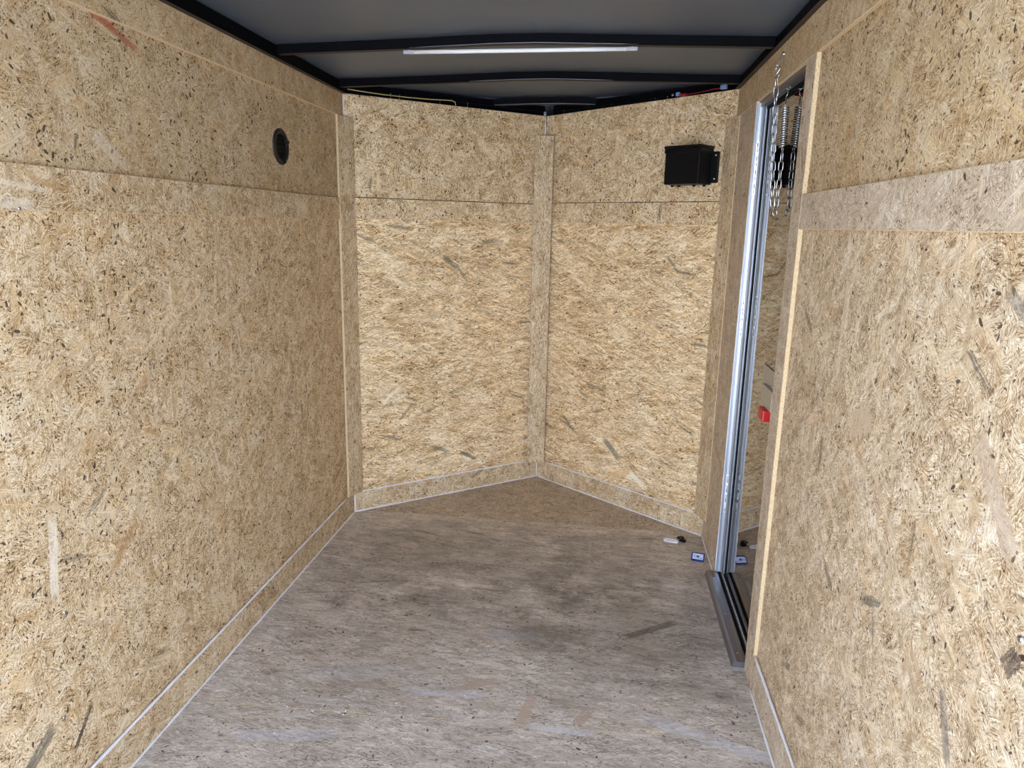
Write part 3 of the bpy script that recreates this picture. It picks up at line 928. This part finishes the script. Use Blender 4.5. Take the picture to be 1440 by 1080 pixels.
extr('jamb', [(W+0.013, yn), (W+0.013, yn+0.012), (W+0.037, yn+0.012), (W+0.037, yn)], 0.026, 1.935, M_alu, df)
bm = bmesh.new()
box_into(bm, (W+0.0135, Y_D0+0.014, 1.9255), (W+0.085, Y_D1-0.018, 1.9385))
box_into(bm, (W+0.0135, Y_D0+0.014, 1.9185), (W+0.017, Y_D1-0.018, 1.9255))
box_into(bm, (W+0.030, Y_D0+0.014, 1.9185), (W+0.034, Y_D1-0.018, 1.9255))
hd = obj('head', bm, M_sill, df)
screw((W+0.026, -0.95, 1.9255), (0, 0, -1), hd, 0.004)
for z0, z1 in ((1.60, 1.80), (1.05, 1.215), (0.30, 0.47)):
    bm = bmesh.new()
    a = [bm.verts.new((*J(t, o), z0)) for t, o in ((0.30, -0.0005), (0.30, 0.0012), (0.58, 0.0012), (0.58, -0.0005))]
    b = [bm.verts.new((*J(t, o), z1)) for t, o in ((0.30, -0.0005), (0.30, 0.0012), (0.58, 0.0012), (0.58, -0.0005))]
    for i in range(4):
        bm.faces.new((a[i], a[(i+1) % 4], b[(i+1) % 4], b[i]))
    bm.faces.new(a[::-1]); bm.faces.new(b)
    h_ = obj('hinge', bm, M_alu, df)
    n_ = 4
    for k in range(n_):
        za = z0 + (z1-z0)*(k+0.15)/n_; zb = z0 + (z1-z0)*(k+0.85)/n_
        tube('hinge_knuckle', [(*J(0.46, 0.002), za), (*J(0.46, 0.002), zb)], 0.0022, M_alu, h_, 8)
bead([Vector((W+0.002, yj-0.003, 0.03)), Vector((W+0.002, yj-0.003, 1.3))], 0.0026, df, 71)

th = empty('threshold_plate', (1.755, -0.74, 0.0), 'worn aluminium threshold plate at the foot of the side door', 'threshold')
ya, yb = -1.073, -0.398
bm = bmesh.new()
prof = [(1.7205, 0.0008), (1.7265, 0.021), (1.738, 0.0225), (1.740, 0.0215), (1.756, 0.0215), (1.758, 0.0225), (1.770, 0.0225), (1.774, 0.017), (1.782, 0.017), (1.784, 0.0225), (1.787, 0.0225), (1.787, 0.0008)]
a = [bm.verts.new((x, ya, z)) for x, z in prof]; b = [bm.verts.new((x, yb, z)) for x, z in prof]
for i in range(len(prof)):
    j = (i+1) % len(prof)
    bm.faces.new((a[i], a[j], b[j], b[i]))
bm.faces.new(a); bm.faces.new(b[::-1])
obj('plate', bm, M_sill, th)
gk = bmesh.new()
box_into(gk, (1.7745, ya+0.002, 0.0172), (1.7815, yb-0.002, 0.0215))
obj('sealing_strip', gk, M_rubber, th)
for y in (-1.02, -0.76, -0.47):
    screw((1.748, y, 0.0212), UP, th, 0.0045)

# ------------------------------------------------------------------ hook and door chain
hk = empty('screw_hook', (W, YC, 2.02), 'zinc screw hook in the top trim board above the door', 'hook')
tube('shank', [(W-0.0002, YC, 2.022), (W-0.006, YC, 2.020)], 0.003, M_zinc, hk)
lathe('collar', (W-0.0003, YC, 2.022), (-1, 0, 0), [(0, 0.007), (0.004, 0.007), (0.006, 0.004), (0.006, 0.0)], M_zinc, hk, 12)
HKT = Vector((W-0.0135, YC, 1.990))
tube('hook', [(W-0.005, YC, 2.0205), (W-0.009, YC, 2.012), (W-0.0125, YC, 2.000), HKT, (W-0.018, YC, 1.9875), (W-0.022, YC, 1.992)], 0.0022, M_zinc, hk)

dc = empty('door_check_chain', (1.775, YC, 1.54), 'thin chain with a coil spring hanging in front of the door top', 'chain')
def sblend(c0, c1, r, dirx):
    """an S shaped wire hook between two eyes"""
    p = []
    n = 14
    c0 = Vector(c0); c1 = Vector(c1)
    ax = (c1-c0).normalized(); sd = Vector(dirx).normalized()
    mid = (c0+c1)/2
    h = (c1-c0).length/4
    for i in range(n+1):
        t = math.radians(-150 + 240*i/n)
        p.append(mid - ax*h - ax*(h*0.95)*math.sin(-t) * -1 * -1 + sd*h*0.8*math.cos(t))
    q = [mid*2 - x for x in reversed(p)]
    return p[:] + q[:]
s_top = HKT + Vector((-0.0005, 0, -0.0025))
s_bot = Vector((W-0.017, YC, 1.950))
def s_hook(top, bot, side, r, parent, name='s_hook'):
    ax = (bot-top); Lq = ax.length; ax.normalize()
    h = Lq/4
    pts = []
    for i in range(13):                                 # upper bow, open on one side
        t = math.radians(200 - 220*i/12)
        pts.append(top + ax*h + side*(h*0.95)*math.cos(t) - ax*h*math.sin(t))
    for i in range(13):
        t = math.radians(160 - 220*i/12)
        pts.append(bot - ax*h - side*(h*0.95)*math.cos(math.radians(180)-t) * 1.0 + ax*h*math.sin(t) * 1.0)
    return tube(name, pts, r, M_zinc, parent, 6)
s_hook(s_top, s_bot, Vector((0.55, -0.84, 0)), 0.0020, dc)
def link(parent, a, b, side, wd=0.0072, r=0.0017):
    """one oval wire link from a to b"""
    a = Vector(a); b = Vector(b)
    ax = (b-a).normalized()
    side = (side - ax*side.dot(ax)).normalized()
    ra = wd
    pts = []
    for i in range(7):
        t = math.pi*i/6
        pts.append(a + ax*ra + side*ra*math.cos(t) - ax*ra*math.sin(t))
    for i in range(7):
        t = math.pi*i/6
        pts.append(b - ax*ra - side*ra*math.cos(t) + ax*ra*math.sin(t))
    bm = bmesh.new()
    tube_into(bm, pts, r, 6, closed=True)
    return obj('chain_link', bm, M_zinc, parent)
def chain(path, pitch, parent, start=0):
    # resample the path
    P = [Vector(p) for p in path]
    seg = [(P[i+1]-P[i]).length for i in range(len(P)-1)]
    tot = sum(seg); n = int(round(tot/pitch)); pt = tot/n
    def at(s):
        for i, l in enumerate(seg):
            if s <= l or i == len(seg)-1:
                return P[i].lerp(P[i+1], min(1.0, s/l))
            s -= l
    for k in range(n):
        a, b = at(k*pt), at((k+1)*pt)
        ax = (b-a).normalized()
        s1 = Vector((0, 1, 0)); s2 = Vector((1, 0, 0))
        if abs(ax.x) > 0.8:
            s2 = Vector((0, 0, 1))
        sd = (s1*0.8 + s2*0.6) if (k+start) % 2 == 0 else (s1*0.6 - s2*0.8)
        link(parent, a - ax*0.0018, b + ax*0.0018, sd)
sp_bot = Vector((1.7835, YC, 1.738)); sp_top = Vector((1.7795, YC, 1.862))
chain([s_bot+Vector((0, 0, 0.002)), (1.7555, YC, 1.72), (1.768, YC, 1.56), (1.7735, YC, 1.534), (1.780, YC, 1.548), (1.7835, YC, 1.62), sp_bot+Vector((0, 0, -0.016))], 0.029, dc)
# extra free tail of the chain
chain([(1.777, YC+0.008, 1.552), (1.783, YC+0.012, 1.52)], 0.02, dc)
# spring
bm = bmesh.new()
ax = (sp_top - sp_bot); Ls = ax.length; ax.normalize()
sa = Vector((0, 1, 0)); sb = ax.cross(sa).normalized(); sa = sb.cross(ax).normalized()
coil = []
NT = 17
for i in range(NT*12+1):
    t = i/12*2*math.pi
    coil.append(sp_bot + ax*(Ls*i/(NT*12)) + (sa*math.cos(t) + sb*math.sin(t))*0.0105)
tube_into(bm, coil, 0.0026, 6)
obj('spring', bm, M_zinc, dc)
# the two draw wires of the spring: hooks at both ends
bm = bmesh.new()
for s_ in (1, -1):
    o_ = sa*0.0062*s_
    tube_into(bm, [sp_bot - ax*0.012 + o_*1.6, sp_bot - ax*0.006 + o_*1.9, sp_bot + o_*0.9, sp_top + ax*0.006 + o_, sp_top + ax*0.028 + o_*0.8], 0.0013, 6)
tube_into(bm, [sp_top + ax*0.028 + sa*0.005, sp_top + ax*0.033, sp_top + ax*0.028 - sa*0.005], 0.0013, 6)
tube_into(bm, [sp_bot - ax*0.010 + sa*0.0115, sp_bot - ax*0.017, sp_bot - ax*0.010 - sa*0.0115], 0.0013, 6)
obj('draw_wire', bm, M_zinc, dc)
tube('end_hook', [sp_top + ax*0.033, sp_top + ax*0.037 + Vector((0.004, 0, 0)), (X_DOOR-0.018, YC, 1.910), (X_DOOR-0.0155, YC+0.001, 1.917), (X_DOOR-0.0165, YC+0.001, 1.9232)], 0.0017, M_zinc, dc, 6)

# ------------------------------------------------------------------ keys on the floor
kt = empty('key_bunch', (1.625, -0.095, 0.0), 'white key tag with black headed keys on the floor by the right corner', 'keys')
def flat_shape(name, pts, z0, z1, mat, parent, xf, bev=0.001):
    bm = bmesh.new()
    a = [bm.verts.new((x, y, z0)) for x, y in pts]; b = [bm.verts.new((x, y, z1)) for x, y in pts]
    n = len(pts)
    bm.faces.new(a[::-1]); bm.faces.new(b)
    for i in range(n):
        bm.faces.new((a[i], a[(i+1) % n], b[(i+1) % n], b[i]))
    if bev:
        bmesh.ops.bevel(bm, geom=bm.edges[:], offset=bev, segments=2, affect='EDGES')
    bmesh.ops.transform(bm, matrix=xf, verts=bm.verts[:])
    return obj(name, bm, mat, parent)
def place(x, y, z, rz, rx=0.0, ry=0.0):
    return Matrix.Translation((x, y, z)) @ Matrix.Rotation(rz, 4, 'Z') @ Matrix.Rotation(rx, 4, 'X') @ Matrix.Rotation(ry, 4, 'Y')
xf = place(1.602, -0.095, 0.0008, -0.22, 0.28)
wt = flat_shape('tag', [(-0.035, -0.006), (-0.030, -0.011), (0.030, -0.011), (0.035, -0.006), (0.035, 0.006), (0.022, 0.013), (-0.022, 0.013), (-0.035, 0.006)], 0.0055, 0.0125, M_white, kt, xf, 0.002)
wt['label'] = 'white key tag'
bm = bmesh.new()
for k in range(6):
    box_into(bm, (-0.018+k*0.006, -0.002, 0.01255), (-0.0145+k*0.006, 0.002, 0.0127))
bmesh.ops.transform(bm, matrix=xf, verts=bm.verts[:])
obj('print', bm, M_greytxt, wt)
for (x, y, rz, z) in ((1.660, -0.075, -0.50, 0.004), (1.652, -0.058, 0.5, 0.009)):
    x2 = place(x, y, z, rz)
    kh = flat_shape('key_head', [(-0.016, -0.010), (0.008, -0.013), (0.016, -0.006), (0.016, 0.006), (0.008, 0.013), (-0.016, 0.010)], -0.003, 0.007, M_blackp, kt, x2, 0.0015)
    flat_shape('key_blade', [(0.0165, -0.0035), (0.042, -0.0035), (0.046, 0.0), (0.042, 0.0035), (0.037, 0.002), (0.032, 0.0035), (0.027, 0.002), (0.0165, 0.0035)], 0.0005, 0.0025, M_brass if rz > 0 else M_sill, kh, x2, 0)
tube('key_ring', [(1.640+0.012*math.cos(t*math.pi/8), -0.072+0.012*math.sin(t*math.pi/8), 0.012+0.004*math.cos(t*math.pi/8)) for t in range(16)], 0.0012, M_zinc, kt, 6, closed=True)

bf = empty('key_fob', (1.705, -0.262, 0.0), 'blue rimmed key fob with a white label on the floor by the threshold', 'key fob')
xf = place(1.705, -0.274, 0.0075, -0.22, 0.62)
fr = flat_shape('fob_frame', [(-0.029, -0.004), (-0.026, -0.007), (0.026, -0.007), (0.029, -0.004), (0.029, 0.031), (0.026, 0.034), (-0.026, 0.034), (-0.029, 0.031)], -0.004, 0.004, M_blue, bf, xf, 0.0015)
fr['label'] = 'blue translucent fob frame'
lb_ = flat_shape('label_insert', [(-0.0235, -0.0015), (0.0235, -0.0015), (0.0235, 0.0275), (-0.0235, 0.0275)], 0.0041, 0.0049, M_label, bf, xf, 0)
lb_['label'] = 'white label insert'
bm = bmesh.new()
lathe_into(bm, (0.0, 0.014, 0.00495), UP, [(0, 0.006), (0.0003, 0.006), (0.0003, 0)], 16, 0)
bmesh.ops.scale(bm, vec=(1.25, 0.9, 1), verts=bm.verts[:])
box_into(bm, (-0.019, 0.0105, 0.00495), (-0.010, 0.0135, 0.0052), 1)
box_into(bm, (0.010, 0.0035, 0.00495), (0.019, 0.0065, 0.0052), 1)
bmesh.ops.transform(bm, matrix=xf, verts=bm.verts[:])
obj('print', bm, [M_green, M_greytxt], lb_)
tube('key_ring', [(1.708+0.016*math.cos(t*math.pi/8), -0.228+0.014*math.sin(t*math.pi/8), 0.008+0.007*math.sin(t*math.pi/8)) for t in range(16)], 0.0012, M_brass, bf, 6, closed=True)

# ------------------------------------------------------------------ wiring above the front wall
def FLp(s, off, z):
    return CL + dL*s + nL*off + UP*z
yw = tube('yellow_wire', [FLp(0.03, -0.012, 2.064), FLp(0.10, -0.014, 2.061), FLp(0.2, -0.015, 2.0585), FLp(0.33, -0.015, 2.0590), FLp(0.45, -0.013, 2.0620), FLp(0.53, -0.012, 2.0665), FLp(0.565, -0.008, 2.0675), FLp(0.58, -0.006, 2.061), FLp(0.585, -0.009, 2.045), FLp(0.585, -0.018, 2.03)], 0.0022, M_yellow)
tag(yw, 'thin yellow wire running along the top of the front left wall', 'wire')
bw = tube('black_cable', [FRp(0.06, -0.017, 2.058), FRp(0.3, -0.017, 2.062), FRp(0.5, -0.016, 2.058), FRp(0.70, -0.016, 2.060), FRp(0.765, -0.020, 2.030)], 0.004, M_rubber)
tag(bw, 'black cable lying along the top of the front right wall', 'cable')
cn = empty('wire_connector', FRp(0.845, -0.008, 2.055), 'red and blue wire connectors on top of the front right wall', 'connector')
cn.matrix_world = Matrix.Translation(FRp(0.845, -0.008, 2.055))
def con(name, s0, s1, z0, z1, mat, par, o0=-0.010, o1=0.004):
    o = box(name, (s0, o0, z0), (s1, o1, z1), mat, None, 0.002, XF)
    if par:
        o.parent = par
        o.matrix_parent_inverse = par.matrix_world.inverted()
    return o
con('blue_splice', 0.812, 0.832, 2.060, 2.076, M_bluew, cn)
con('red_splice', 0.836, 0.868, 2.056, 2.068, M_redw, cn)
lathe('ring_terminal', FRp(0.795, 0.0, 2.068), nR, [(0, 0), (0, 0.006), (0.004, 0.006), (0.004, 0)], M_zinc, cn, 12)
tube('lead', [FRp(0.868, -0.004, 2.062), FRp(0.93, -0.005, 2.064), FRp(1.0, -0.005, 2.070), FRp(1.06, -0.006, 2.070)], 0.002, M_redw, cn)
pc = con('wire_plug', 1.045, 1.072, 2.062, 2.080, M_bluew, None, -0.002, 0.014)
tag(pc, 'pale blue wire plug at the right end of the front wall top', 'plug')
# small clamp at the tip of the nose
nc = empty('wire_clamp', (XA, DA-0.02, 2.046), 'small grey wire clamp at the tip of the nose above the middle post', 'clamp')
lathe('clamp_body', (XA-0.008, DA-0.022, 2.0455), UP, [(0, 0.007), (0.006, 0.008), (0.014, 0.008), (0.018, 0.005), (0.018, 0)], M_clear, nc, 12)
tube('clamp_strap', [(XA-0.022, DA-0.034, 2.0475), (XA-0.008, DA-0.024, 2.057), (XA+0.012, DA-0.034, 2.0475)], 0.0025, M_rubber, nc)

# ------------------------------------------------------------------ a little sawdust on the floor
bm = bmesh.new()
rnd = random.Random(5)
for k in range(70):
    x, y = rnd.choice(((rnd.uniform(0.05, 1.7), rnd.uniform(-1.9, -0.2)), (rnd.uniform(0.2, 0.7), rnd.gauss(-1.495, 0.01)), (rnd.uniform(0.7, 1.25), rnd.gauss(0.01, 0.015))))
    s_ = rnd.uniform(0.0008, 0.0022)
    bmesh.ops.create_icosphere(bm, subdivisions=1, radius=s_, matrix=Matrix.Translation((x, y, s_*0.6)) @ Matrix.Diagonal((1.6, 1, 0.7, 1)))
sd = obj('sawdust', bm, M_white)
tag(sd, 'white crumbs of sawdust scattered on the floor', 'sawdust', kind='stuff')
